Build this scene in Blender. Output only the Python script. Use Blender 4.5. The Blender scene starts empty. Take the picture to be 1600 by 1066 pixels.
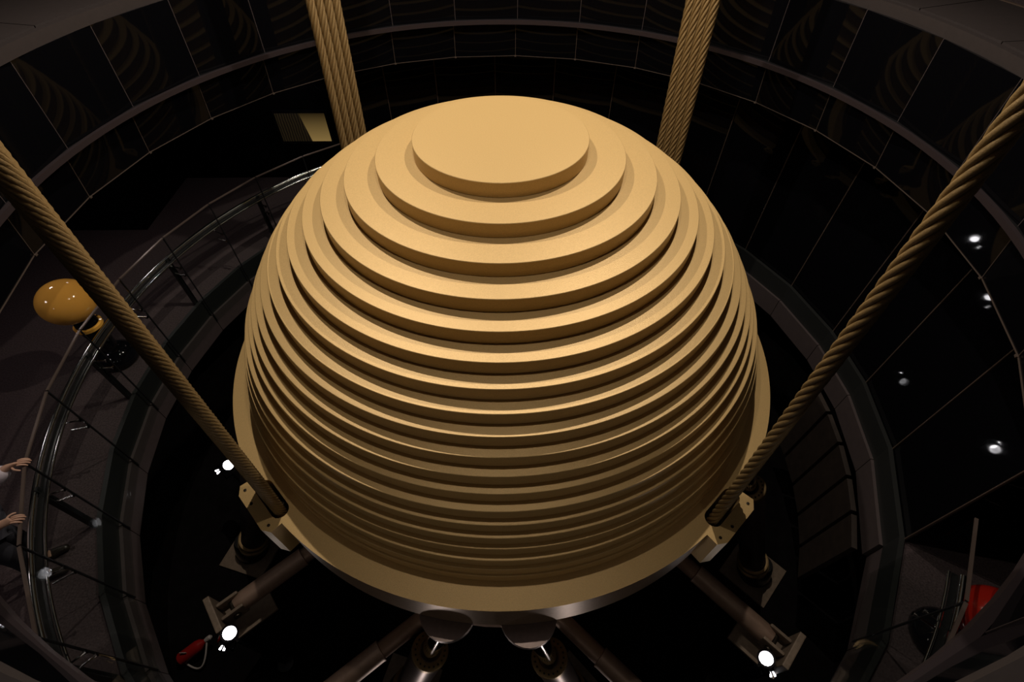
import bpy, bmesh, math, random
from mathutils import Vector, Matrix
random.seed(7)
C = bpy.context.scene.collection
S = bpy.context.scene
PI = math.pi
R = math.radians

# ---------------------------------------------------------------- camera
# z = 0 is the top face of the damper sphere; the damper axis is x = y = 0
CAM_Y, CAM_Z = -3.9092, 1.9439
cam_d = bpy.data.cameras.new('camera')
cam = bpy.data.objects.new('camera', cam_d)
C.objects.link(cam)
cam.location = (0, CAM_Y, CAM_Z)
_t, _y, _r = R(49.2824), R(1.5424), R(0.4434)
fw = Vector((math.sin(_y) * math.cos(_t), math.cos(_y) * math.cos(_t), -math.sin(_t)))
rt = Vector((math.cos(_y), -math.sin(_y), 0))
up = rt.cross(fw)
rt, up = rt * math.cos(_r) + up * math.sin(_r), up * math.cos(_r) - rt * math.sin(_r)
cam.matrix_world = Matrix(((rt.x, up.x, -fw.x, 0), (rt.y, up.y, -fw.y, CAM_Y),
                           (rt.z, up.z, -fw.z, CAM_Z), (0, 0, 0, 1)))
cam_d.sensor_width = 36.0
cam_d.lens = 766.14 / 1600 * 36.0
cam_d.clip_start = 0.02
S.camera = cam

# ---------------------------------------------------------------- world, lights, exposure
S.view_settings.view_transform = 'Standard'
S.view_settings.look = 'None'
S.view_settings.gamma = 1.0
S.view_settings.use_curve_mapping = False
S.view_settings.exposure = 0.0
w = bpy.data.worlds.new('world')
S.world = w
w.use_nodes = True
w.node_tree.nodes['Background'].inputs['Color'].default_value = (0.55, 0.5, 0.6, 1)
w.node_tree.nodes['Background'].inputs['Strength'].default_value = 0.002


def spot(name, loc, aim, energy, color=(1, .87, .72), size=2.7, blend=.5, rad=.05):
    d = bpy.data.lights.new(name, 'SPOT')
    d.energy = energy
    d.color = color
    d.spot_size = size
    d.spot_blend = blend
    d.shadow_soft_size = rad
    o = bpy.data.objects.new(name, d)
    C.objects.link(o)
    o.location = loc
    o.rotation_euler = (Vector(aim) - Vector(loc)).to_track_quat('-Z', 'Y').to_euler()
    return o


# cluster of ceiling spotlights in the shaft above the sphere
spot('ceiling_spotlight', (-1.6, 1.2, 3.8), (-.2, -.6, -.6), 560)
spot('ceiling_spotlight', (1.5, 1.25, 3.8), (.1, -.6, -.6), 560)
spot('ceiling_spotlight', (-.1, -1.3, 3.9), (0, -.5, -1), 150)
# pit lamps at the front, below the frame, washing the pistons and the rim
for x_ in (-1.3, 1.2):
    spot('pit_lamp', (x_, -4.15, -5.9), (x_ * .55, -2.9, -3.0), 17, (1, .86, .8), 1.5, .6, .12)
# general soft fill light added high in the shaft, not a real fixture
d = bpy.data.lights.new('shaft_fill', 'AREA')
d.energy = 9
d.size = 5
d.color = (1, .84, .8)
o = bpy.data.objects.new('shaft_fill', d)
C.objects.link(o)
o.location = (0, 0, 5.4)
o.visible_glossy = True


# downlights in the ceiling of the lower deck, left-hand side
for x_, y_ in ((-5.6, 2.3), (-6.0, .9), (-6.1, -.6), (-5.6, -2.3), (-4.5, -4.2), (-3.6, 4.4)):
    spot('deck_light', (x_, y_, -.88), (x_ * .97, y_ * .97, -3.2), 11, (1, .86, .82), 2.4, .6, .1)
# unseen fill lights added on the near side to brighten the lower sphere
for x_, y_ in ((-2.6, -4.6), (-.2, -5.2), (2.4, -4.8)):
    spot('deck_light', (x_, y_, -.9), (x_ * .3, y_ * .3, -3.6), 9, (1, .86, .74), 2.2, .6, .1)


# ---------------------------------------------------------------- materials
def mat(name, col, rough=.5, metal=0., noise=0., nscale=40, bump=0., bscale=200, spec=.5, emit=None, estr=0.,
        trans=0., ior=1.5, alpha=1.):
    m = bpy.data.materials.new(name)
    m.use_nodes = True
    nt = m.node_tree
    b = nt.nodes['Principled BSDF']
    b.inputs['Base Color'].default_value = (*col, 1)
    b.inputs['Roughness'].default_value = rough
    b.inputs['Metallic'].default_value = metal
    b.inputs['Specular IOR Level'].default_value = spec
    b.inputs['IOR'].default_value = ior
    b.inputs['Transmission Weight'].default_value = trans
    b.inputs['Alpha'].default_value = alpha
    if emit:
        b.inputs['Emission Color'].default_value = (*emit, 1)
        b.inputs['Emission Strength'].default_value = estr
    if noise or bump:
        tc = nt.nodes.new('ShaderNodeTexCoord')
    if noise:
        n = nt.nodes.new('ShaderNodeTexNoise')
        n.inputs['Scale'].default_value = nscale
        n.inputs['Detail'].default_value = 6
        nt.links.new(tc.outputs['Object'], n.inputs['Vector'])
        mp = nt.nodes.new('ShaderNodeMapRange')
        mp.inputs['From Min'].default_value = .3
        mp.inputs['From Max'].default_value = .7
        mp.inputs['To Min'].default_value = 1 - noise
        mp.inputs['To Max'].default_value = 1 + noise
        nt.links.new(n.outputs['Fac'], mp.inputs['Value'])
        mx = nt.nodes.new('ShaderNodeVectorMath')
        mx.operation = 'SCALE'
        mx.inputs[0].default_value = col
        nt.links.new(mp.outputs['Result'], mx.inputs['Scale'])
        nt.links.new(mx.outputs['Vector'], b.inputs['Base Color'])
    if bump:
        n2 = nt.nodes.new('ShaderNodeTexNoise')
        n2.inputs['Scale'].default_value = bscale
        n2.inputs['Detail'].default_value = 3
        nt.links.new(tc.outputs['Object'], n2.inputs['Vector'])
        bp = nt.nodes.new('ShaderNodeBump')
        bp.inputs['Strength'].default_value = bump
        bp.inputs['Distance'].default_value = .01
        nt.links.new(n2.outputs['Fac'], bp.inputs['Height'])
        nt.links.new(bp.outputs['Normal'], b.inputs['Normal'])
    return m


M = {}
M['gold'] = mat('gold_paint', (.58, .395, .165), .42, .25, noise=.10, nscale=150, bump=.16, bscale=220)
M['rope'] = mat('wire_rope_paint', (.24, .16, .066), .5, .2, noise=.22, nscale=160, bump=.3, bscale=300)
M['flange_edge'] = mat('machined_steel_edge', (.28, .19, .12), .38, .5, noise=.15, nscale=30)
M['steel'] = mat('brushed_steel', (.24, .19, .175), .36, .8, noise=.08, nscale=25)
M['chrome'] = mat('chrome', (.75, .72, .72), .16, 1.)
M['rod_chrome'] = mat('rod_chrome', (.7, .66, .64), .1, 1.)
M['tube'] = mat('painted_tube', (.30, .20, .15), .45, .35, noise=.08, nscale=20)
M['dark_tube'] = mat('dark_painted_tube', (.08, .06, .065), .4, .4)
M['dark_brass'] = mat('dark_brass', (.22, .15, .07), .4, .8, noise=.1, nscale=40)
M['plate'] = mat('base_plate_paint', (.20, .15, .11), .6, .1, noise=.15, nscale=20)
M['black'] = mat('black_paint', (.008, .008, .009), .35)
M['black_gloss'] = mat('black_gloss', (.004, .004, .006), .06)
M['black_glass'] = mat('black_glass', (.0022, .0022, .003), .03, spec=.11)
M['bolt'] = mat('bolt_steel', (.05, .04, .03), .4, .8)
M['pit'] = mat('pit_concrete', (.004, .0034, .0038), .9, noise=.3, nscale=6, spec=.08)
M['well'] = mat('well_panel', (.028, .020, .016), .6, noise=.2, nscale=9)
M['fascia'] = mat('fascia_panel', (.050, .038, .039), .55, noise=.08, nscale=12)
M['channel'] = mat('glass_channel', (.010, .011, .011), .5)
M['trim'] = mat('trim_metal', (.034, .025, .028), .45, .3)
M['carpet'] = mat('carpet', (.058, .043, .046), .95, noise=.35, nscale=55, bump=.5, bscale=240, spec=.1)
M['stone'] = mat('floor_stone', (.018, .0125, .0125), .65, noise=.1, nscale=25)
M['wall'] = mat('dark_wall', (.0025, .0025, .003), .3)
M['seam'] = mat('seam_metal', (.10, .075, .062), .45, .4)
M['mullion'] = mat('mullion_metal', (.10, .07, .055), .4, .4)
M['pane_edge'] = mat('pane_edge', (.10, .075, .065), .3, .3)
M['amber'] = mat('amber_gloss', (.92, .46, .085), .08, 0, spec=.6)
M['red_gloss'] = mat('red_gloss', (.20, .008, .004), .12)
M['red'] = mat('extinguisher_red', (.36, .015, .012), .3)
M['white'] = mat('pale_plastic', (.5, .46, .44), .5)
M['lamp_dim'] = mat('lamp_glass_dim', (1, 1, 1), .3, emit=(1, .96, 1.), estr=16)
M['lamp'] = mat('lamp_glass', (1, 1, 1), .3, emit=(1, .97, 1.), estr=42)
M['screen_dark'] = mat('screen_dark', (.01, .01, .01), .2, emit=(.035, .024, .008), estr=1)
M['skin'] = mat('skin', (.42, .25, .18), .55)
M['cloth'] = mat('pale_cloth', (.42, .38, .44), .85, noise=.1, nscale=40)
M['trouser'] = mat('dark_trousers', (.02, .02, .03), .9)
M['hair'] = mat('black_hair', (.012, .01, .01), .5)
M['shoe'] = mat('shoe_leather', (.02, .015, .012), .4)


def glass_mat():
    m = bpy.data.materials.new('clear_glass')
    m.use_nodes = True
    nt = m.node_tree
    nt.nodes.remove(nt.nodes['Principled BSDF'])
    out = nt.nodes['Material Output']
    tr = nt.nodes.new('ShaderNodeBsdfTransparent')
    tr.inputs['Color'].default_value = (.93, .95, .94, 1)
    gl = nt.nodes.new('ShaderNodeBsdfGlossy')
    gl.inputs['Roughness'].default_value = .015
    lw = nt.nodes.new('ShaderNodeLayerWeight')
    lw.inputs['Blend'].default_value = .5
    pw = nt.nodes.new('ShaderNodeMath')
    pw.operation = 'POWER'
    pw.inputs[1].default_value = 5
    nt.links.new(lw.outputs['Facing'], pw.inputs[0])
    fr = nt.nodes.new('ShaderNodeMath')
    fr.operation = 'MULTIPLY_ADD'
    fr.inputs[1].default_value = .9
    fr.inputs[2].default_value = .008
    nt.links.new(pw.outputs['Value'], fr.inputs[0])
    mx = nt.nodes.new('ShaderNodeMixShader')
    nt.links.new(fr.outputs['Value'], mx.inputs['Fac'])
    nt.links.new(tr.outputs['BSDF'], mx.inputs[1])
    nt.links.new(gl.outputs['BSDF'], mx.inputs[2])
    nt.links.new(mx.outputs['Shader'], out.inputs['Surface'])
    return m


M['glass'] = glass_mat()


def screen_mat():
    """backlit picture: dark striped left part, glowing gold right part, as on the lit panel"""
    m = bpy.data.materials.new('lit_picture')
    m.use_nodes = True
    nt = m.node_tree
    b = nt.nodes['Principled BSDF']
    b.inputs['Base Color'].default_value = (.02, .02, .02, 1)
    b.inputs['Roughness'].default_value = .25
    tc = nt.nodes.new('ShaderNodeTexCoord')
    sp = nt.nodes.new('ShaderNodeSeparateXYZ')
    nt.links.new(tc.outputs['Object'], sp.inputs['Vector'])
    wv = nt.nodes.new('ShaderNodeTexWave')
    wv.inputs['Scale'].default_value = 7
    wv.inputs['Distortion'].default_value = 2.5
    nt.links.new(tc.outputs['Object'], wv.inputs['Vector'])
    r1 = nt.nodes.new('ShaderNodeValToRGB')
    r1.color_ramp.elements[0].color = (.002, .0014, .001, 1)
    r1.color_ramp.elements[1].color = (.012, .008, .003, 1)
    nt.links.new(wv.outputs['Fac'], r1.inputs['Fac'])
    mr = nt.nodes.new('ShaderNodeMapRange')
    mr.inputs['From Min'].default_value = .25
    mr.inputs['From Max'].default_value = -.25
    nt.links.new(sp.outputs['Z'], mr.inputs['Value'])
    r2 = nt.nodes.new('ShaderNodeValToRGB')
    r2.color_ramp.elements[0].color = (.018, .011, .003, 1)
    r2.color_ramp.elements[1].color = (.20, .13, .042, 1)
    nt.links.new(mr.outputs['Result'], r2.inputs['Fac'])
    # curved border between the two halves
    mu = nt.nodes.new('ShaderNodeMath')
    mu.operation = 'MULTIPLY_ADD'
    mu.inputs[1].default_value = .2
    nt.links.new(sp.outputs['Z'], mu.inputs[0])
    nt.links.new(sp.outputs['X'], mu.inputs[2])
    gt = nt.nodes.new('ShaderNodeMath')
    gt.operation = 'GREATER_THAN'
    gt.inputs[1].default_value = .04
    nt.links.new(mu.outputs['Value'], gt.inputs[0])
    mx = nt.nodes.new('ShaderNodeMixRGB')
    nt.links.new(gt.outputs['Value'], mx.inputs['Fac'])
    nt.links.new(r1.outputs['Color'], mx.inputs[1])
    nt.links.new(r2.outputs['Color'], mx.inputs[2])
    nt.links.new(mx.outputs['Color'], b.inputs['Emission Color'])
    b.inputs['Emission Strength'].default_value = 1.0
    return m


M['screen'] = screen_mat()


# ---------------------------------------------------------------- mesh helpers
def pol(r, a, z=0.):
    """polar point, a in degrees"""
    return Vector((r * math.cos(R(a)), r * math.sin(R(a)), z))


def add_box(bm, size, mtx=None, bevel=0.):
    g = bmesh.ops.create_cube(bm, size=1)
    bmesh.ops.scale(bm, vec=size, verts=g['verts'])
    if bevel:
        es = list({e for v in g['verts'] for e in v.link_edges})
        bv = bmesh.ops.bevel(bm, geom=es, offset=bevel, segments=2, affect='EDGES', profile=.6)
        vs = list({v for f in bv['faces'] for v in f.verts} | {v for v in g['verts'] if v.is_valid})
        seen, stack = set(vs), list(vs)
        while stack:
            v = stack.pop()
            for e in v.link_edges:
                u = e.other_vert(v)
                if u not in seen:
                    seen.add(u)
                    stack.append(u)
        vs = list(seen)
    else:
        vs = g['verts']
    if mtx:
        bmesh.ops.transform(bm, matrix=mtx, verts=vs)
    return bm


def add_lathe(bm, prof, n=32, mtx=None, cap=True):
    """prof: list of (r, z); r = 0 gives a pole"""
    rings = []
    for r_, z_ in prof:
        if r_ < 1e-6:
            rings.append([bm.verts.new((0, 0, z_))])
        else:
            rings.append([bm.verts.new((r_ * math.cos(2 * PI * k / n), r_ * math.sin(2 * PI * k / n), z_)) for k in range(n)])
    for a, b in zip(rings, rings[1:]):
        for k in range(n):
            k2 = (k + 1) % n
            if len(a) == 1 and len(b) == 1:
                continue
            if len(a) == 1:
                bm.faces.new((a[0], b[k2], b[k]))
            elif len(b) == 1:
                bm.faces.new((a[k], a[k2], b[0]))
            else:
                bm.faces.new((a[k], a[k2], b[k2], b[k]))
    if cap:
        for rg in (rings[0], rings[-1]):
            if len(rg) > 1:
                bm.faces.new(rg)
    vs = [v for rg in rings for v in rg]
    if mtx:
        bmesh.ops.transform(bm, matrix=mtx, verts=vs)
    bmesh.ops.recalc_face_normals(bm, faces=list({f for v in vs for f in v.link_faces}))
    return bm


def along(p, q):
    """matrix that puts local z on the line p -> q with origin p"""
    p, q = Vector(p), Vector(q)
    m = (q - p).to_track_quat('Z', 'Y').to_matrix().to_4x4()
    m.translation = p
    return m


def add_tube(bm, pts, r, n=10, closed=False):
    pts = [Vector(p) for p in pts]
    rings = []
    N = len(pts)
    for i, p in enumerate(pts):
        a = pts[(i - 1) % N] if (closed or i > 0) else p
        b = pts[(i + 1) % N] if (closed or i < N - 1) else p
        t = (b - a).normalized()
        u = t.cross(Vector((0, 0, 1)))
        u = u.normalized() if u.length > 1e-4 else Vector((1, 0, 0))
        v = u.cross(t)
        rr = r[i] if isinstance(r, (list, tuple)) else r
        rings.append([bm.verts.new(p + rr * (u * math.cos(2 * PI * k / n) + v * math.sin(2 * PI * k / n))) for k in range(n)])
    for i in range(N if closed else N - 1):
        a, b = rings[i], rings[(i + 1) % N]
        for k in range(n):
            bm.faces.new((a[k], a[(k + 1) % n], b[(k + 1) % n], b[k]))
    if not closed:
        bm.faces.new(rings[0][::-1])
        bm.faces.new(rings[-1])
    return bm


def add_prism(bm, outline, z0, z1):
    """solid between two copies of a 2-D outline"""
    a = [bm.verts.new((x, y, z0)) for x, y in outline]
    b = [bm.verts.new((x, y, z1)) for x, y in outline]
    n = len(a)
    fs = [bm.faces.new(a[::-1]), bm.faces.new(b)]
    for k in range(n):
        fs.append(bm.faces.new((a[k], a[(k + 1) % n], b[(k + 1) % n], b[k])))
    bmesh.ops.recalc_face_normals(bm, faces=fs)
    return bm


def add_slab(bm, a0, a1, r0, r1, z0, z1, zb0=None, zb1=None, seg=1):
    """annular sector block (flat facets); inner radius r0/outer r1, bottom z0/top z1;
    zb0, zb1: inner radius at the bottom / outer radius at the bottom when it leans"""
    r0b = r0 if zb0 is None else zb0
    r1b = r1 if zb1 is None else zb1
    q = []
    for i in range(seg + 1):
        a = a0 + (a1 - a0) * i / seg
        q.append([bm.verts.new(pol(r0b, a, z0)), bm.verts.new(pol(r1b, a, z0)), bm.verts.new(pol(r1, a, z1)), bm.verts.new(pol(r0, a, z1))])
    fs = []
    for p, n_ in zip(q, q[1:]):
        for k in range(4):
            fs.append(bm.faces.new((p[k], p[(k + 1) % 4], n_[(k + 1) % 4], n_[k])))
    fs.append(bm.faces.new(q[0][::-1]))
    fs.append(bm.faces.new(q[-1]))
    bmesh.ops.recalc_face_normals(bm, faces=fs)
    return bm


def me(name, bm, m, smooth=None):
    mesh = bpy.data.meshes.new(name)
    bm.to_mesh(mesh)
    bm.free()
    mesh.materials.append(M[m] if isinstance(m, str) else m)
    if smooth:
        mesh.shade_smooth()
        mesh.set_sharp_from_angle(angle=R(smooth))
    return mesh


def obj(name, bm, m, parent=None, smooth=None):
    mesh = me(name, bm, m, smooth) if isinstance(bm, bmesh.types.BMesh) else bm
    o = bpy.data.objects.new(name, mesh)
    C.objects.link(o)
    if parent:
        o.parent = parent
    return o


def tag(o, label=None, cat=None, group=None, kind=None):
    if label:
        o['label'] = label
    if cat:
        o['category'] = cat
    if group:
        o['group'] = group
    if kind:
        o['kind'] = kind
    return o


def thing(name, label, cat, loc=(0, 0, 0), group=None):
    o = bpy.data.objects.new(name, None)
    C.objects.link(o)
    o.location = loc
    o.empty_display_size = .1
    return tag(o, label, cat, group)


def struct(name, bm=None, m=None, smooth=None, label=None):
    if bm is None:
        o = bpy.data.objects.new(name, None)
        C.objects.link(o)
    else:
        o = obj(name, bm, m, None, smooth)
    o['kind'] = 'structure'
    if label:
        o['label'] = label
    return o


def new():
    return bmesh.new()


# ---------------------------------------------------------------- setting: levels of the shaft
PIT = -6.2          # floor under the sphere
DECK = -3.2         # lower viewing deck
UPPER = 0.5         # floor the photographer stands on
SEG = 360 / 29      # panels of the upper opening
ups = [87 + SEG * k for k in range(29)]

b = new()
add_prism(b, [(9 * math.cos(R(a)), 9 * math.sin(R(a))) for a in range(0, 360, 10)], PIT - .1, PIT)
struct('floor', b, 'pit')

# lower viewing deck (carpet) all round the well
b = new()
add_slab(b, 0, 360, 4.66, 9.2, DECK - .1, DECK, seg=72)
bmesh.ops.remove_doubles(b, verts=b.verts, dist=1e-4)
struct('floor_deck', b, 'carpet')

# azimuths of the balustrade / glass-wall joints round the lower deck
left_az = [122.7 + 10.15 * k for k in range(18)] + [305.4]
right_az = [-54.6, -42.6, -29, -15.5, -3.7, 7.2, 19, 31, 43, 55, 67, 79, 91, 103, 113, 122.7]

# slab edge of the lower deck: one facet panel per joint
fz = struct('trim_slab_edge')
joints = left_az[:-1] + [a + 360 for a in right_az]
for a0, a1 in zip(joints, joints[1:]):
    b = new()
    rr = 4.62 if 305 < a0 < 326 else 4.575
    add_slab(b, a0 + .06, a1 - .06, rr, rr + .06, -3.78, -3.445)
    obj('slab_edge_panel', b, 'fascia', fz)
fc = struct('trim_glass_channel')
for a0, a1 in zip(joints, joints[1:]):
    b = new()
    add_slab(b, a0, a1, 4.61, 4.66, -3.445, DECK + .05)
    obj('channel_section', b, 'channel', fc)

# wall of the pit under the slab edge, hung with panels
b = new()
add_slab(b, 0, 360, 5.45, 5.55, PIT, -3.3, seg=72)
bmesh.ops.remove_doubles(b, verts=b.verts, dist=1e-4)
wl = struct('wall_pit', b, 'pit')
k = 0
a = -10.4 + 6.3 * 2
for k in range(5):
    a1 = a - 6.1
    b = new()
    add_slab(b, a1 + .35, a - .35, 4.5, 4.56, -5.15, -3.86, zb0=4.46, zb1=4.52)
    obj('wall_panel', b, 'well', wl)
    a = a1

# black glazed edge of the upper floor, from floor level down to the ring and below it
be = struct('wall_upper_edge')
for k, a in enumerate(ups):
    b = new()
    add_slab(b, a + .06, a + SEG - .06, 4.03, 4.06, -.35, .40, zb0=4.075, zb1=4.10)
    obj('glass_panel', b, 'black_glass', be)
bl = struct('wall_lower_edge')
low = [a for a in ups if not 196 < (a + SEG / 2) % 360 < 325]     # none on the photographer's side
for k, a in enumerate(low):
    b = new()
    add_slab(b, a + .06, a + SEG - .06, 4.087, 4.12, -.84, -.38, zb0=4.147, zb1=4.17)
    obj('glass_panel', b, 'black_glass', bl)
    b = new()                                   # light joint strip between two panels
    add_slab(b, a - .045, a + .045, 4.081, 4.15, -.84, -.38, zb0=4.141, zb1=4.17)
    obj('joint_strip', b, 'seam', bl)
    b = new()
    add_box(b, (.02, .028, .014), Matrix.Translation(pol(4.135, a, -.845)) @ Matrix.Rotation(R(a), 4, 'Z'))
    obj('clip', b, 'seam', bl)
b = new()
for k, a in enumerate(low):
    add_slab(b, a, a + SEG, 4.139, 4.17, -.846, -.841)
obj('bottom_edge', b, 'seam', bl)
b = new()                                       # faint joints of the upper band
for a in ups:
    add_slab(b, a - .045, a + .045, 4.027, 4.06, -.35, .40, zb0=4.072, zb1=4.10)
obj('joint_strip', b, 'fascia', be)
be.location = (.045, .05, 0)
bl.location = (.018, .01, 0)

# metal ring between the two bands
b = new()
add_slab(b, 0, 360, 4.005, 4.045, -.395, -.345, seg=29 * 4)
bmesh.ops.remove_doubles(b, verts=b.verts, dist=1e-4)
struct('trim_ring', b, 'trim').location = (.035, .015, 0)
b = new()
add_slab(b, 0, 360, 4.045, 4.15, -.38, -.35, seg=29 * 4)
bmesh.ops.remove_doubles(b, verts=b.verts, dist=1e-4)
struct('trim_ring_backing', b, 'black').location = (.035, .015, 0)

# upper floor: stone border panels and an edge trim with a dark shadow gap
uf = struct('floor_upper')
b = new()
add_slab(b, 0, 360, 4.09, 9.1, UPPER - .12, UPPER - .03, seg=72)
bmesh.ops.remove_doubles(b, verts=b.verts, dist=1e-4)
obj('subfloor', b, 'black', uf)
for k, a in enumerate(ups):
    b = new()
    add_slab(b, a + SEG / 2 + .07, a + SEG * 1.5 - .07, 4.145, 5.12, UPPER - .03, UPPER, seg=2)
    obj('floor_panel', b, 'stone', uf)
b = new()
add_slab(b, 0, 360, 5.135, 5.165, UPPER - .03, UPPER + .005, seg=120)
bmesh.ops.remove_doubles(b, verts=b.verts, dist=1e-4)
obj('inlay_strip', b, 'mullion', uf)
b = new()
add_slab(b, 0, 360, 5.18, 9.05, UPPER - .03, UPPER - .002, seg=72)
bmesh.ops.remove_doubles(b, verts=b.verts, dist=1e-4)
obj('carpet_field', b, 'carpet', uf)
b = new()
add_slab(b, 0, 360, 4.02, 4.09, UPPER - .1, UPPER, seg=29 * 4)
bmesh.ops.remove_doubles(b, verts=b.verts, dist=1e-4)
struct('trim_floor_edge', b, 'stone').location = (.058, .09, 0)
uf.location = (.058, .09, 0)

# ceiling of the lower deck and the outer shell of the room
b = new()
add_slab(b, 0, 360, 4.38, 9.2, -.84, -.74, seg=72)
bmesh.ops.remove_doubles(b, verts=b.verts, dist=1e-4)
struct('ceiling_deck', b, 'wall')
b = new()
add_slab(b, 0, 360, 9.2, 9.35, PIT, 6.2, seg=72)
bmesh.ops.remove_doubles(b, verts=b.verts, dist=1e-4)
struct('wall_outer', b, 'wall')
b = new()
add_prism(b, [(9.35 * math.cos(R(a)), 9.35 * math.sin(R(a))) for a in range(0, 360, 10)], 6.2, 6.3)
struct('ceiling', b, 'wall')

# black core walls behind the left-hand deck
b = new()
add_prism(b, [(-8.6, 3.13), (-6.06, 3.13), (-6.06, 4.77), (-1.6, 4.77), (-1.6, 8.6), (-8.6, 8.6)], DECK, -.84)
struct('wall_core', b, 'black_glass')

# tall black glass wall round the far and right-hand side of the lower deck
gw = struct('wall_black_glass')
for a0, a1 in zip(right_az[2:], right_az[3:]):
    b = new()
    add_slab(b, a0 + .12, a1 - .12, 4.67, 4.70, DECK, -.845)
    obj('glass_panel', b, 'black_glass', gw)
for a in right_az[2:-1]:
    b = new()
    add_box(b, (.02, .014, 2.35), Matrix.Translation(pol(4.665, a, DECK + 1.18)) @ Matrix.Rotation(R(a), 4, 'Z'), .004)
    obj('mullion', b, 'mullion', gw)

# ---------------------------------------------------------------- the damper sphere
RAD = [.726, 1.043, 1.321, 1.544, 1.725, 1.889, 2.018, 2.134, 2.236, 2.324, 2.406, 2.476, 2.553, 2.604, 2.653, 2.691, 2.737, 2.766, 2.781]
DZ = .125
ball = thing('damper_sphere', 'huge gold sphere of stacked round steel plates hanging in the shaft', 'damper', (0, 0, -2.625))
OFF = Vector((0, 0, 2.625))


def plate_bm(r, z1, z0):
    bm = new()
    e = .0035
    add_lathe(bm, [(0, z0), (r - e, z0), (r, z0 + e), (r, z1 - e), (r - e, z1), (0, z1)], 224, None, False)
    return bm


for i, r_ in enumerate(RAD):
    o = obj('steel_plate', plate_bm(r_, -DZ * i, -DZ * (i + 1)), 'gold', ball, 35)
    o.location = OFF
for i in range(14):
    z1 = -2.875 - DZ * i
    r_ = RAD[-5 - i]
    o = obj('steel_plate', plate_bm(r_, z1, z1 - DZ), 'gold', ball, 35)
    o.location = OFF

# girdle plate with four cable lugs, slotted for the cables
LUGS = [(-136.4, -136.0), (-48.9, -48.4), (42.2, 42.0), (131.0, 131.0)]
FR = 3.004
out = []
a = -180.0
lug_sorted = sorted(l[0] for l in LUGS)
hw = 5.5


def lug_pts(ac):
    L = []
    for da, rr in ((-hw, FR), (-hw, 3.11), (-hw + 1.6, 3.155), (hw - 1.6, 3.155), (hw, 3.11), (hw, FR)):
        L.append(pol(rr, ac + da))
    return L


while a < 180:
    hit = [l for l in lug_sorted if l - hw <= a < l + hw]
    if hit:
        out += lug_pts(hit[0])
        a = hit[0] + hw + .75
    else:
        out.append(pol(FR, a))
        a += 1.5


def slot_pts(ac, rc, half, wid, n=10):
    c = pol(rc, ac)
    t = Vector((-math.sin(R(ac)), math.cos(R(ac)), 0))
    r_ = Vector((math.cos(R(ac)), math.sin(R(ac)), 0))
    L = []
    for k in range(n + 1):
        th = -PI / 2 + PI * k / n
        L.append(c + t * (half + wid * math.cos(th)) + r_ * wid * math.sin(th))
    for k in range(n + 1):
        th = PI / 2 + PI * k / n
        L.append(c + t * (-half + wid * math.cos(th)) + r_ * wid * math.sin(th))
    return L


ZT, ZB = -2.375, -2.875
bm = new()
loops = [out, [pol(2.5, k * 5) for k in range(72)]] + [slot_pts(l[1], 2.945, .145, .078) for l in LUGS]
tops, edges = [], []
for L in loops:
    vs = [bm.verts.new((p.x, p.y, ZT)) for p in L]
    tops.append(vs)
    for k in range(len(vs)):
        edges.append(bm.edges.new((vs[k], vs[(k + 1) % len(vs)])))
bmesh.ops.triangle_fill(bm, use_beauty=True, use_dissolve=False, edges=edges)
for li, vs in enumerate(tops):
    zb = ZB
    low = [bm.verts.new((v.co.x, v.co.y, zb)) for v in vs]
    for k in range(len(vs)):
        k2 = (k + 1) % len(vs)
        bm.faces.new((vs[k], vs[k2], low[k2], low[k]))
bmesh.ops.recalc_face_normals(bm, faces=bm.faces[:])
g = me('girdle_plate', bm, 'gold', 30)
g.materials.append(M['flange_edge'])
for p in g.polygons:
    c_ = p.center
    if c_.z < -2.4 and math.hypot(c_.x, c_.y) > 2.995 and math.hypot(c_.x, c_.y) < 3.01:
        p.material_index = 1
o = obj('girdle_plate', g, None, ball)
o.location = OFF
b = new()
add_slab(b, 0, 360, 2.5, FR - .01, ZB - .012, ZB, seg=90)
bmesh.ops.remove_doubles(b, verts=b.verts, dist=1e-4)
o = obj('girdle_underside', b, 'flange_edge', ball)
o.location = OFF
for ac, _ in LUGS:
    for da, rr in ((-4.2, 3.09), (4.2, 3.09), (-1.2, 3.10), (2.6, 2.9)):
        b = new()
        add_lathe(b, [(.014, 0), (.014, .006), (.006, .007), (0, .007)], 10, Matrix.Translation(pol(rr, ac + da, ZT - .001)))
        o = obj('bolt', b, 'bolt', ball)
        o.location = OFF
b = new()
add_slab(b, 0, 360, 2.45, 2.74, -4.42, -4.18, seg=72)
bmesh.ops.remove_doubles(b, verts=b.verts, dist=1e-4)
o = obj('bumper_ring', b, 'tube', ball)
o.location = OFF
# rows of bolts under the rim beside the front lugs
b = new()
for ac in (-130, -56, -128.5, -57.5, -127, -59, -61, -125.5):
    add_lathe(b, [(.022, -.1), (.022, 0)], 8, Matrix.Translation(pol(2.97, ac, ZB - .01)))
o = obj('rim_bolts', b, 'dark_brass', ball)
o.location = OFF
o['kind'] = 'stuff'


# ---------------------------------------------------------------- suspension cables
def rope_mesh(name, nst, rc, rs, lay, sign, z0, z1, nside, per):
    bm = new()
    steps = int((z1 - z0) / lay * per)
    for s in range(nst):
        pts = []
        for i in range(steps + 1):
            z = z0 + (z1 - z0) * i / steps
            a = sign * 2 * PI * z / lay + 2 * PI * s / nst
            pts.append((rc * math.cos(a), rc * math.sin(a), z))
        add_tube(bm, pts, rs, nside)
    add_tube(bm, [(0, 0, z0), (0, 0, z1)], rc * .8, 8)
    return me(name, bm, 'rope', 60)


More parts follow.
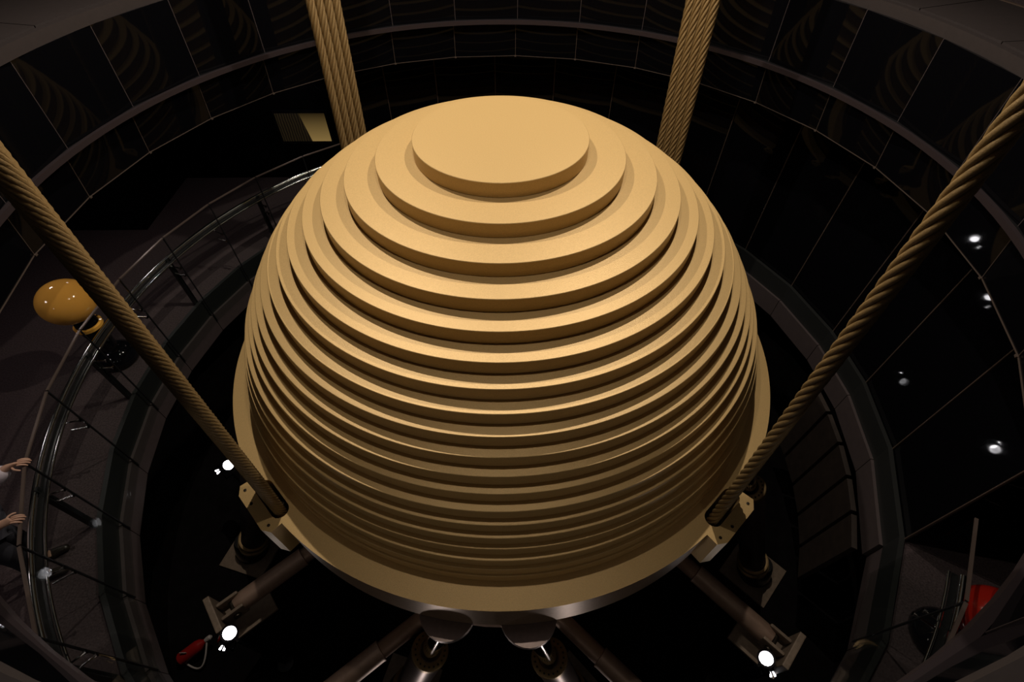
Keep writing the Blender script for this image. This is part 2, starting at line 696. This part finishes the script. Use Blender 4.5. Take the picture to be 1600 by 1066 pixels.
ROPE_Z = bpy.data.meshes
z_rope = rope_mesh('wire_rope', 6, .0315, .0168, .55, 1, -2.85, 6.19, 9, 16)
s_rope = rope_mesh('wire_rope', 12, .0405, .0115, .55, -1, -2.85, 6.19, 6, 14)
cab = [((-2.13 - .0, -2.04), 134.0 + .0, s_rope, 'gold wire rope bundle running down to the front left lug of the sphere', (.016, .017)),
       ((1.958, -2.205), 41.6, z_rope, 'gold wire rope bundle running down to the front right lug of the sphere', (-.016, .017)),
       ((2.185, 1.967), 131.0, z_rope, 'broad gold wire rope bundle rising behind the sphere on the right', (-.031, .011)),
       ((-1.93, 2.22), 41.0, z_rope, 'broad gold wire rope bundle rising behind the sphere on the left', (.025, .008))]
for (cx, cy), az, mesh, lab, (tx, ty) in cab:
    t = thing('suspension_cable', lab, 'cable', (cx, cy, -2.4), 'suspension cables of the damper sphere')
    # the cables lean outwards by about one degree
    q = Vector((0, 0, 1)).rotation_difference(Vector((tx, ty, 1)).normalized())
    t.rotation_mode = 'QUATERNION'
    t.rotation_quaternion = q
    for k in range(4):
        d_ = (k - 1.5) * .096
        o = obj('wire_rope', mesh, None, t)
        o.location = (d_ * math.cos(R(az)), d_ * math.sin(R(az)), 2.4)
        o.rotation_euler = (0, 0, .9 * k)


# ---------------------------------------------------------------- hydraulic dampers
def hyd(top, bot, label, split, body, rr, plate=True, clevis=True):
    """piston from the girdle down to the pit floor; split = where rod meets cylinder (0..1)"""
    top, bot = Vector(top), Vector(bot)
    t = thing('hydraulic_damper', label, 'damper', (bot.x, bot.y, PIT), 'hydraulic dampers round the sphere')
    base = Vector((bot.x, bot.y, PIT))
    ax = (bot - top).normalized()
    Ltot = (bot - top).length
    mid = top + ax * Ltot * split

    def put(name, bm, m, parent=t, sm=35):
        o = obj(name, bm, m, parent, sm)
        if parent is t:
            for v in o.data.vertices:
                v.co -= base
        return o

    if clevis:
        b = new()
        add_lathe(b, [(0, -.16), (.07, -.155), (.13, -.13), (.19, -.08), (.23, 0), (.25, .09), (.25, .165), (0, .165)], 32,
                  Matrix.Translation((top.x, top.y + .02, top.z)))
        put('clevis', b, 'steel')
    b = new()
    add_lathe(b, [(rr * .5, 0), (rr * .5, (mid - top).length + .02)], 28, along(top, mid))
    put('piston_rod', b, 'rod_chrome')
    # bolted gland ring
    mr = along(mid - ax * .05, mid + ax)
    b = new()
    add_lathe(b, [(rr * .62, 0), (rr * .62, -.002), (rr * 1.0, -.002), (rr * 1.06, .004), (rr * 1.06, .075), (rr * .62, .075)], 40, mr, False)
    ring = put('gland_ring', b, 'dark_brass')
    b = new()
    for k in range(20):
        an = 2 * PI * k / 20
        add_lathe(b, [(.011, -.012), (.011, .01)], 6, mr @ Matrix.Translation((rr * .85 * math.cos(an), rr * .85 * math.sin(an), 0)))
    o = put('ring_bolts', b, 'bolt', ring)
    for v in o.data.vertices:
        v.co -= base
    o['kind'] = 'stuff'
    end = bot - ax * .5
    b = new()
    Lc = (end - mid).length
    add_lathe(b, [(rr, 0), (rr, Lc - .06), (rr * 1.05, Lc - .05), (rr * 1.05, Lc), (0, Lc)], 36, along(mid, end))
    put('cylinder', b, body)
    # lower collar and eye
    b = new()
    add_lathe(b, [(rr * 1.05, 0), (rr * 1.25, .01), (rr * 1.25, .08), (rr * .95, .09), (rr * .95, .16), (rr * 1.28, .18), (rr * 1.28, .24), (rr * .7, .25)], 36,
              along(end - ax * .02, bot))
    put('collar', b, 'dark_brass')
    b = new()
    add_lathe(b, [(rr * 1.45, 0), (rr * 1.4, .1), (rr * 1.0, .34), (rr * .8, .4), (0, .4)], 32, Matrix.Translation((bot.x, bot.y, PIT + .03)))
    put('base_cone', b, 'black')
    b = new()
    add_box(b, (.74, .74, .04), Matrix.Translation((bot.x, bot.y, PIT + .02)) @ Matrix.Rotation(R(30 if bot.x > 0 else -30) + R(13), 4, 'Z'), .006)
    put('base_plate', b, 'plate')
    return t


hyd((-.52, -2.89, -3.05), (-1.36, -3.16, -6.15), 'hydraulic damper with chrome rod at the front, left one of the centre pair', .37, 'steel', .185)
hyd((.19, -2.95, -3.05), (.86, -3.24, -6.15), 'hydraulic damper with chrome rod at the front, right one of the centre pair', .40, 'steel', .185)
hyd((-2.78, -1.2, -3.05), (-4.02, -1.23, -6.15), 'dark hydraulic damper standing on a square plate below the front left lug', .12, 'dark_tube', .17, clevis=False)
hyd((2.66, -1.55, -3.05), (3.84, -1.72, -6.15), 'dark hydraulic damper standing on a square plate below the front right lug', .12, 'dark_tube', .17, clevis=False)


# ---------------------------------------------------------------- snubber tubes with wall brackets
def snub(p, q, label, r=.115, bracket=True):
    p, q = Vector(p), Vector(q)
    base = Vector((q.x, q.y, PIT))
    t = thing('bumper_strut', label, 'strut', base, 'bumper struts round the sphere')
    L = (q - p).length
    ax = (q - p).normalized()

    def put(name, bm, m, sm=35):
        o = obj(name, bm, m, t, sm)
        for v in o.data.vertices:
            v.co -= base
        return o

    b = new()
    add_lathe(b, [(0, 0), (r * .8, 0), (r * .8, .34 * L), (r * .84, .345 * L)], 28, along(p, q), False)
    put('inner_tube', b, 'tube')
    b = new()
    add_lathe(b, [(r * .84, 0), (r, .004), (r, .02), (r * .97, .025), (r * .97, L * .66 - .1), (r * .7, L * .66), (0, L * .66)], 28,
              along(p + ax * L * .34, q))
    put('outer_tube', b, 'tube')
    # pinned bracket
    fl = Vector((ax.x, ax.y, 0)).normalized()
    sd = Vector((-fl.y, fl.x, 0))
    rot = Matrix((fl, sd, Vector((0, 0, 1)))).transposed().to_4x4()
    for s in (-1, 1):
        b = new()
        m_ = rot.copy()
        m_.translation = q + fl * .03 + sd * s * .085
        add_box(b, (.24, .04, .22), m_, .02)
        put('bracket_cheek', b, 'plate', None)
    b = new()
    add_lathe(b, [(.04, -.13), (.04, .13)], 16, Matrix.Translation(q + fl * .02) @ sd.to_track_quat('Z', 'Y').to_matrix().to_4x4())
    put('pin', b, 'bolt')
    b = new()
    m_ = rot.copy()
    m_.translation = q + fl * .19
    add_box(b, (.07, .44, .34), m_, .012)
    put('end_plate', b, 'plate', None)
    b = new()
    m_ = rot.copy()
    m_.translation = Vector((q.x, q.y, (q.z + PIT) / 2 - .14)) + fl * .12
    add_box(b, (.26, .30, q.z - PIT - .36), m_, .01)
    put('support_post', b, 'black', None)
    b = new()
    m_ = rot.copy()
    m_.translation = Vector((q.x, q.y, q.z - .30)) - fl * .02
    add_box(b, (.56, .44, .04), m_, .006)
    put('base_plate', b, 'plate', None)
    return t


snub((-2.13, -1.68, -4.3), (-3.10, -2.48, -4.3), 'thick brownish bumper strut running out to the bracket at bottom left')
snub((1.93, -1.88, -4.3), (2.92, -2.93, -4.3), 'thick brownish bumper strut running out to the bracket at bottom right')
snub((-.86, -2.58, -4.3), (-2.35, -3.67, -4.3), 'brownish bumper strut crossing behind the left chrome rod damper')
snub((.58, -2.66, -4.3), (1.82, -3.83, -4.3), 'brownish bumper strut crossing behind the right chrome rod damper')


# ---------------------------------------------------------------- pit spotlights
def spotlight(pos, aim, label, base_z=PIT, recess=.08, lens='lamp_dim'):
    pos, aim = Vector(pos), Vector(aim)
    ax = (aim - pos).normalized()
    t = thing('spotlight', label, 'lamp', (pos.x, pos.y, base_z), 'spotlights in the pit')
    base = Vector((pos.x, pos.y, base_z))
    hs = None

    def put(name, bm, m, sm=35):
        o = obj(name, bm, m, hs if name in ('lens', 'vent_slot') else t, sm)
        for v in o.data.vertices:
            v.co -= base
        return o

    b = new()
    add_lathe(b, [(0, -.42), (.05, -.42), (.08, -.40), (.09, -.34), (.09, .0), (.068, .0), (.0655, -.5 * recess), (.0655, -recess - .02)], 28, along(pos, aim), False)
    hs = put('housing', b, 'black_gloss')
    b = new()
    add_lathe(b, [(0, -recess), (.065, -recess - .003)], 28, along(pos, aim), False)
    put('lens', b, lens)
    # two lit vent slots in the back of the housing
    m_ = along(pos, aim)
    cd = (cam.location - pos).normalized()
    inv = m_.to_3x3().inverted() @ cd
    an = math.atan2(inv.y, inv.x)
    for s in (-.22, .22):
        b = new()
        add_box(b, (.022, .02, .022), m_ @ Matrix.Rotation(an + s, 4, 'Z') @ Matrix.Translation((.093, 0, -.37)), .003)
        put('vent_slot', b, lens)
    # yoke
    sd = ax.cross(Vector((0, 0, 1))).normalized()
    c_ = pos - ax * .2
    b = new()
    pts = [c_ + sd * .095, c_ + sd * .10 - Vector((0, 0, .2)), c_ - Vector((0, 0, .24)), c_ - sd * .10 - Vector((0, 0, .2)), c_ - sd * .095]
    add_tube(b, pts, .012, 8)
    put('yoke', b, 'black')
    b = new()
    add_tube(b, [c_ - Vector((0, 0, .24)), (c_.x, c_.y, base_z + .02)], .02, 10)
    put('stem', b, 'black')
    b = new()
    add_lathe(b, [(.11, 0), (.11, .02), (.03, .03), (0, .03)], 20, Matrix.Translation((c_.x, c_.y, base_z)))
    put('foot', b, 'black')
    return t




def lamp_axis(pos, dx, dy, tilt=26):
    """aim so that the housing trails off to one side of the lens"""
    v = (cam.location - Vector(pos)).normalized()
    d_ = (rt * dx - up * dy).normalized()
    d_ = (d_ - v * d_.dot(v)).normalized()
    return Vector(pos) + v * math.cos(R(tilt)) - d_ * math.sin(R(tilt))


for pos, off, lab in (((-3.90, -.64, -4.46), (-.86, .52, 12), 'bright round spotlight in the pit beside the front left cable'),
                      ((-3.00, -2.78, -4.15), (-.42, .91, 11), 'bright round spotlight at bottom left beside a strut bracket'),
                      ((2.73, -3.13, -4.15), (.36, .93, 11), 'bright round spotlight at bottom right beside a strut bracket')):
    spotlight(pos, lamp_axis(pos, *off), lab, PIT, .15 if off[2] > 11 else .06)
# two more behind the sphere: only their reflections in the black glass show
spotlight((1.32, 3.92, -4.5), (1.9, 3.2, -3.2), 'spotlight behind the sphere, mirrored twice in the black glass at upper right', lens='lamp')
spotlight((2.80, 1.80, -5.1), (2.865, .905, -4.528), 'spotlight behind the sphere, mirrored as a white dot at far right', PIT, .32, 'lamp')

# ---------------------------------------------------------------- fire extinguisher lying in the pit
base = Vector((-4.35, -2.62, PIT))
ext = thing('fire_extinguisher', 'small red fire extinguisher lying on the pit floor at bottom left', 'extinguisher', base)
ax = Vector((.80, .5, .28)).normalized()
p0 = Vector((-.18, -.11, .10))
b = new()
add_lathe(b, [(0, 0), (.07, 0), (.085, .02), (.085, .27), (.07, .33), (.035, .37), (.03, .40)], 24, along(p0, p0 + ax))
ecyl = obj('cylinder', b, 'red', ext, 35)
b = new()
add_lathe(b, [(.03, 0), (.035, .02), (.035, .07), (.02, .09), (0, .09)], 16, along(p0 + ax * .40, p0 + ax))
obj('valve', b, 'white', ext, 35)
b = new()
add_box(b, (.09, .008, .06), Matrix.Translation(p0 + ax * .13 + Vector((-.02, -.01, .088))), .002)
obj('paper_label', b, 'white', ecyl)
b = new()
hp = []
for k in range(15):
    tt = k / 14
    hp.append(p0 + ax * (.42 - .42 * tt) + Vector((.07, -.10, -.03)) * math.sin(PI * tt) * 2.0 + Vector((0, 0, -.05 * tt)))
add_tube(b, hp, .012, 8)
obj('hose', b, 'white', ext, 60)

# ---------------------------------------------------------------- glass balustrade of the lower deck
bal = thing('glass_balustrade', 'curved glass balustrade with chrome handrail along the lower deck', 'balustrade', pol(4.6, 180, DECK))
BO = -pol(4.6, 180, DECK)
for a0, a1 in zip(left_az, left_az[1:]):
    b = new()
    add_slab(b, a0 + .11, a1 - .11, 4.552, 4.570, -3.56, -2.0)
    o = obj('glass_panel', b, 'glass', bal)
    o.location = BO
    b = new()                                       # polished top edge of the pane
    add_slab(b, a0 + .11, a1 - .11, 4.549, 4.573, -2.004, -1.992)
    o = obj('pane_edge', b, 'pane_edge', bal)
    o.location = BO
b = new()
add_slab(b, -42.6 + .11, -33, 4.552, 4.570, -3.56, -2.0)
o = obj('glass_panel', b, 'glass', bal); o.location = BO
b = new()
add_slab(b, -54.6 + .11, -42.6 - .11, 4.552, 4.570, -3.56, -2.0)
o = obj('glass_panel', b, 'glass', bal); o.location = BO
b = new()
add_slab(b, -42.6 + .11, -33, 4.549, 4.573, -2.004, -1.992)
o = obj('pane_edge', b, 'pane_edge', bal); o.location = BO
b = new()
add_slab(b, -54.6 + .11, -42.6 - .11, 4.549, 4.573, -2.004, -1.992)
o = obj('pane_edge', b, 'pane_edge', bal); o.location = BO
A0, A1 = 122.7, 323.0
for nm, rr, zz, rad_ in (('handrail', 4.70, -2.35, .024), ('lower_rail', 4.615, -2.385, .012)):
    b = new()
    add_tube(b, [pol(rr, A0 + (A1 - A0) * k / 150, zz) for k in range(151)], rad_, 12)
    o = obj(nm, b, 'chrome', bal, 60)
    o.location = BO
b = new()
add_slab(b, A0, A1, 4.632, 4.682, -2.385, -2.373, seg=120)
o = obj('rail_plate', b, 'black', bal)
o.location = BO
allaz = left_az + [317.4]
for a in allaz:                                     # dark joint between two panes
    b = new()
    add_slab(b, a - .075, a + .075, 4.553, 4.569, -3.56, -2.0)
    o = obj('pane_joint', b, 'black', bal)
    o.location = BO
for k, a in enumerate(allaz):
    for dz in (0, -.13):
        b = new()
        add_tube(b, [pol(4.545, a + .55, -2.47 + dz), pol(4.70, a + .55, -2.47 + dz)], .010, 8)
        add_lathe(b, [(.02, -.008), (.02, .008)], 12, Matrix.Translation(pol(4.545, a + .55, -2.47 + dz)) @ pol(1, a).to_track_quat('Z', 'Y').to_matrix().to_4x4())
        o = obj('glass_clamp', b, 'chrome', bal, 50)
        o.location = BO
    if k % 2 == 0:
        b = new()
        add_box(b, (.05, .055, .87), Matrix.Translation(pol(4.69, a + .55, DECK + .435)) @ Matrix.Rotation(R(a), 4, 'Z'), .004)
        o = obj('post', b, 'black', bal)
        o.location = BO


# ---------------------------------------------------------------- glossy balls on stands (plain, generic)
def ball_on_stand(x, y, m, label, r=.272, h=1.07):
    t = thing('ball_sculpture', label, 'sculpture', (x, y, DECK), 'glossy balls on black stands on the deck')
    b = new()
    bmesh.ops.create_uvsphere(b, u_segments=48, v_segments=32, radius=r)
    bmesh.ops.scale(b, vec=(1.06, 1.06, .95), verts=b.verts)
    bmesh.ops.translate(b, vec=(0, 0, h), verts=b.verts)
    obj('ball', b, m, t, 80)
    b = new()
    add_lathe(b, [(.21, 0), (.235, .03), (.235, .10), (.21, .17), (.15, .22), (.10, .26), (0, .26)], 40)
    obj('base', b, 'black_gloss', t, 40)
    b = new()
    add_lathe(b, [(.10, .24), (.10, .28), (.12, h - .55), (.14, h - .42), (.11, h - .26), (.09, h - .2), (0, h - .2)], 32)
    obj('neck', b, 'black_gloss', t, 50)
    b = new()
    add_lathe(b, [(.13, h - .42), (.155, h - .41), (.155, h - .37), (.13, h - .36)], 32, None, False)
    obj('collar', b, m, t, 40)
    return t


ball_on_stand(-5.10, .285, 'amber', 'glossy amber ball on a black stand on the left deck behind the glass')
p = pol(5.0, -38.6)
ball_on_stand(p.x, p.y, 'red_gloss', 'dark red glossy ball on a black stand at the far bottom right', .24, .72)

# ---------------------------------------------------------------- lit picture panel on the core wall
dp = thing('display_panel', 'lit picture panel with a gold right half on the black wall at upper left', 'display', (-3.5, 4.745, -2.2))
b = new()
add_box(b, (.95, .05, .60), None, .008)
dfr = obj('frame', b, 'black_gloss', dp)
b = new()
add_box(b, (.86, .01, .50), Matrix.Translation((0, -.027, 0)))
o = obj('picture', b, 'screen', dfr)


# ---------------------------------------------------------------- person leaning on the balustrade (bottom left)
def skin_body(name, verts, edges, radii, m, parent, sub=2):
    mesh = bpy.data.meshes.new(name)
    mesh.from_pydata([Vector(v) for v in verts], edges, [])
    o = bpy.data.objects.new(name, mesh)
    C.objects.link(o)
    o.modifiers.new('skin', 'SKIN')
    for i, sv in enumerate(mesh.skin_vertices[0].data):
        rr = radii[i]
        sv.radius = rr if isinstance(rr, tuple) else (rr, rr)
        sv.use_root = (i == 0)
    md = o.modifiers.new('sub', 'SUBSURF')
    md.levels = md.render_levels = sub
    dg = bpy.context.evaluated_depsgraph_get()
    ev = o.evaluated_get(dg)
    res = bpy.data.meshes.new_from_object(ev)
    bpy.data.objects.remove(o)
    bpy.data.meshes.remove(mesh)
    res.materials.clear()
    res.materials.append(M[m])
    res.shade_smooth()
    res.name = name
    o = bpy.data.objects.new(name, res)
    C.objects.link(o)
    o.parent = parent
    return o


PX = pol(5.06, 207.6, DECK)
per = thing('person', 'person in a pale long sleeve leaning both hands on the glass at the left edge', 'person', PX)
per.rotation_euler = (0, 0, R(207.6 - 180))      # local +x faces the sphere, +y is the person's left
# hand targets on the pane's top edge, in local coordinates
HL, HR = (.46, .29, 1.222), (.46, -.275, 1.222)
V = [(0, 0, .92), (.02, 0, 1.08), (.05, 0, 1.27), (.07, 0, 1.40), (.09, 0, 1.48), (.11, 0, 1.56), (.12, 0, 1.64), (.11, 0, 1.70)]
E_ = [(i, i + 1) for i in range(7)]
RD = [(.16, .12), (.14, .105), (.165, .11), (.10, .075), .05, .07, .088, .06]
for s, H in ((1, HL), (-1, HR)):
    n0 = len(V)
    V += [(.06, s * .12, 1.37), (.06, s * .19, 1.345), (.12, s * .25, 1.20), (.15, s * .27, 1.12), (.28, s * .275, 1.17), (H[0] - .06, H[1], H[2] + .015)]
    RD += [.075, .064, .056, .052, .046, .034]
    E_ += [(3, n0)] + [(n0 + i, n0 + i + 1) for i in range(5)]
    n1 = len(V)
    V += [(H[0] - .01, H[1], H[2] + .018), (H[0] + .03, H[1], H[2] + .02)]     # palm
    RD += [(.036, .016), (.036, .014)]
    E_ += [(n1 - 1, n1), (n1, n1 + 1)]
    n2 = len(V)
    V += [(0, s * .09, .86), (.03, s * .1, .50), (-.01, s * .1, .12), (.0, s * .1, .06), (.11, s * .115, .035)]
    RD += [.095, .062, .043, .042, .036]
    E_ += [(0, n2)] + [(n2 + i, n2 + i + 1) for i in range(4)]
body = skin_body('body', V, E_, RD, 'skin', per)
# fingers belong to the same hands: short skinned chains rooted inside the palm
fb = None
fing = []
for s, H in ((1, HL), (-1, HR)):
    for fy, ln in ((.027, .066), (.009, .076), (-.009, .070), (-.027, .055)):
        q0 = Vector((H[0] + .012, H[1] + fy * .9, H[2] + .018))
        q1 = q0 + Vector((ln * .55, fy * .15, -.002))
        q2 = q0 + Vector((ln * .95, fy * .2, -.022))
        q3 = q0 + Vector((ln * 1.1, fy * .2, -.045))
        fing.append((q0, q1, q2, q3))
    q0 = Vector((H[0] - .025, H[1] - s * .02, H[2] + .012))
    fing.append((q0, q0 + Vector((.02, -s * .035, .0)), q0 + Vector((.045, -s * .05, -.008)), q0 + Vector((.06, -s * .053, -.02))))
bm = new()
bm.from_mesh(body.data)
for f in fing:
    tmp = skin_body('finger', f, [(0, 1), (1, 2), (2, 3)], [.0095, .0092, .0085, .007], 'skin', None, 1)
    bm.from_mesh(tmp.data)
    bpy.data.objects.remove(tmp)
# face: nose, ears and mouth ridge grown into the same mesh
for c_, sc in (((.215, 0, 1.62), (.022, .014, .022)), ((.11, .088, 1.62), (.018, .01, .03)), ((.11, -.088, 1.62), (.018, .01, .03)), ((.19, 0, 1.578), (.014, .024, .006))):
    g_ = bmesh.ops.create_icosphere(bm, subdivisions=2, radius=1)
    bmesh.ops.scale(bm, vec=sc, verts=g_['verts'])
    bmesh.ops.translate(bm, vec=c_, verts=g_['verts'])
bm.to_mesh(body.data)
bm.free()
body.data.shade_smooth()
# clothes and hair as children
sl = []
V = [(0, 0, .90), (.02, 0, 1.08), (.05, 0, 1.27), (.07, 0, 1.41)]
RD = [(.172, .13), (.155, .118), (.178, .123), (.105, .083)]
E_ = [(0, 1), (1, 2), (2, 3)]
for s in (1, -1):
    n0 = len(V)
    V += [(.06, s * .12, 1.37), (.06, s * .19, 1.345), (.12, s * .25, 1.20), (.15, s * .27, 1.12)]
    RD += [.09, .085, .085, .085]
    E_ += [(3, n0)] + [(n0 + i, n0 + i + 1) for i in range(3)]
    if s == 1:
        V += [(.28, s * .275, 1.17), (.395, .29, 1.235)]
        RD += [.085, .075]
        E_ += [(n0 + 3, n0 + 4), (n0 + 4, n0 + 5)]
skin_body('shirt', V, E_, RD, 'cloth', per)
V = [(0, 0, .95), (0, .09, .86), (.03, .1, .50), (-.01, .1, .10), (0, -.09, .86), (.03, -.1, .50), (-.01, -.1, .10)]
skin_body('trousers', V, [(0, 1), (1, 2), (2, 3), (0, 4), (4, 5), (5, 6)], [(.168, .125), .108, .078, .066, .108, .078, .066], 'trouser', per)
for s in (1, -1):
    skin_body('shoe', [(-.04, s * .1, .045), (.06, s * .11, .045), (.17, s * .12, .035)], [(0, 1), (1, 2)], [.05, .048, .036], 'shoe', per, 2)
b = new()
bmesh.ops.create_uvsphere(b, u_segments=24, v_segments=16, radius=1)
bmesh.ops.scale(b, vec=(.105, .098, .105), verts=b.verts)
bmesh.ops.translate(b, vec=(.095, 0, 1.665), verts=b.verts)
for v in b.verts:
    if v.co.x > .13 and v.co.z < 1.70:
        v.co.x = .13
obj('hair', b, 'hair', per, 60)
for s in (1, -1):
    b = new()
    bmesh.ops.create_uvsphere(b, u_segments=12, v_segments=8, radius=.012)
    bmesh.ops.translate(b, vec=(.192, s * .032, 1.632), verts=b.verts)
    obj('eye', b, 'black_gloss', per, 60)
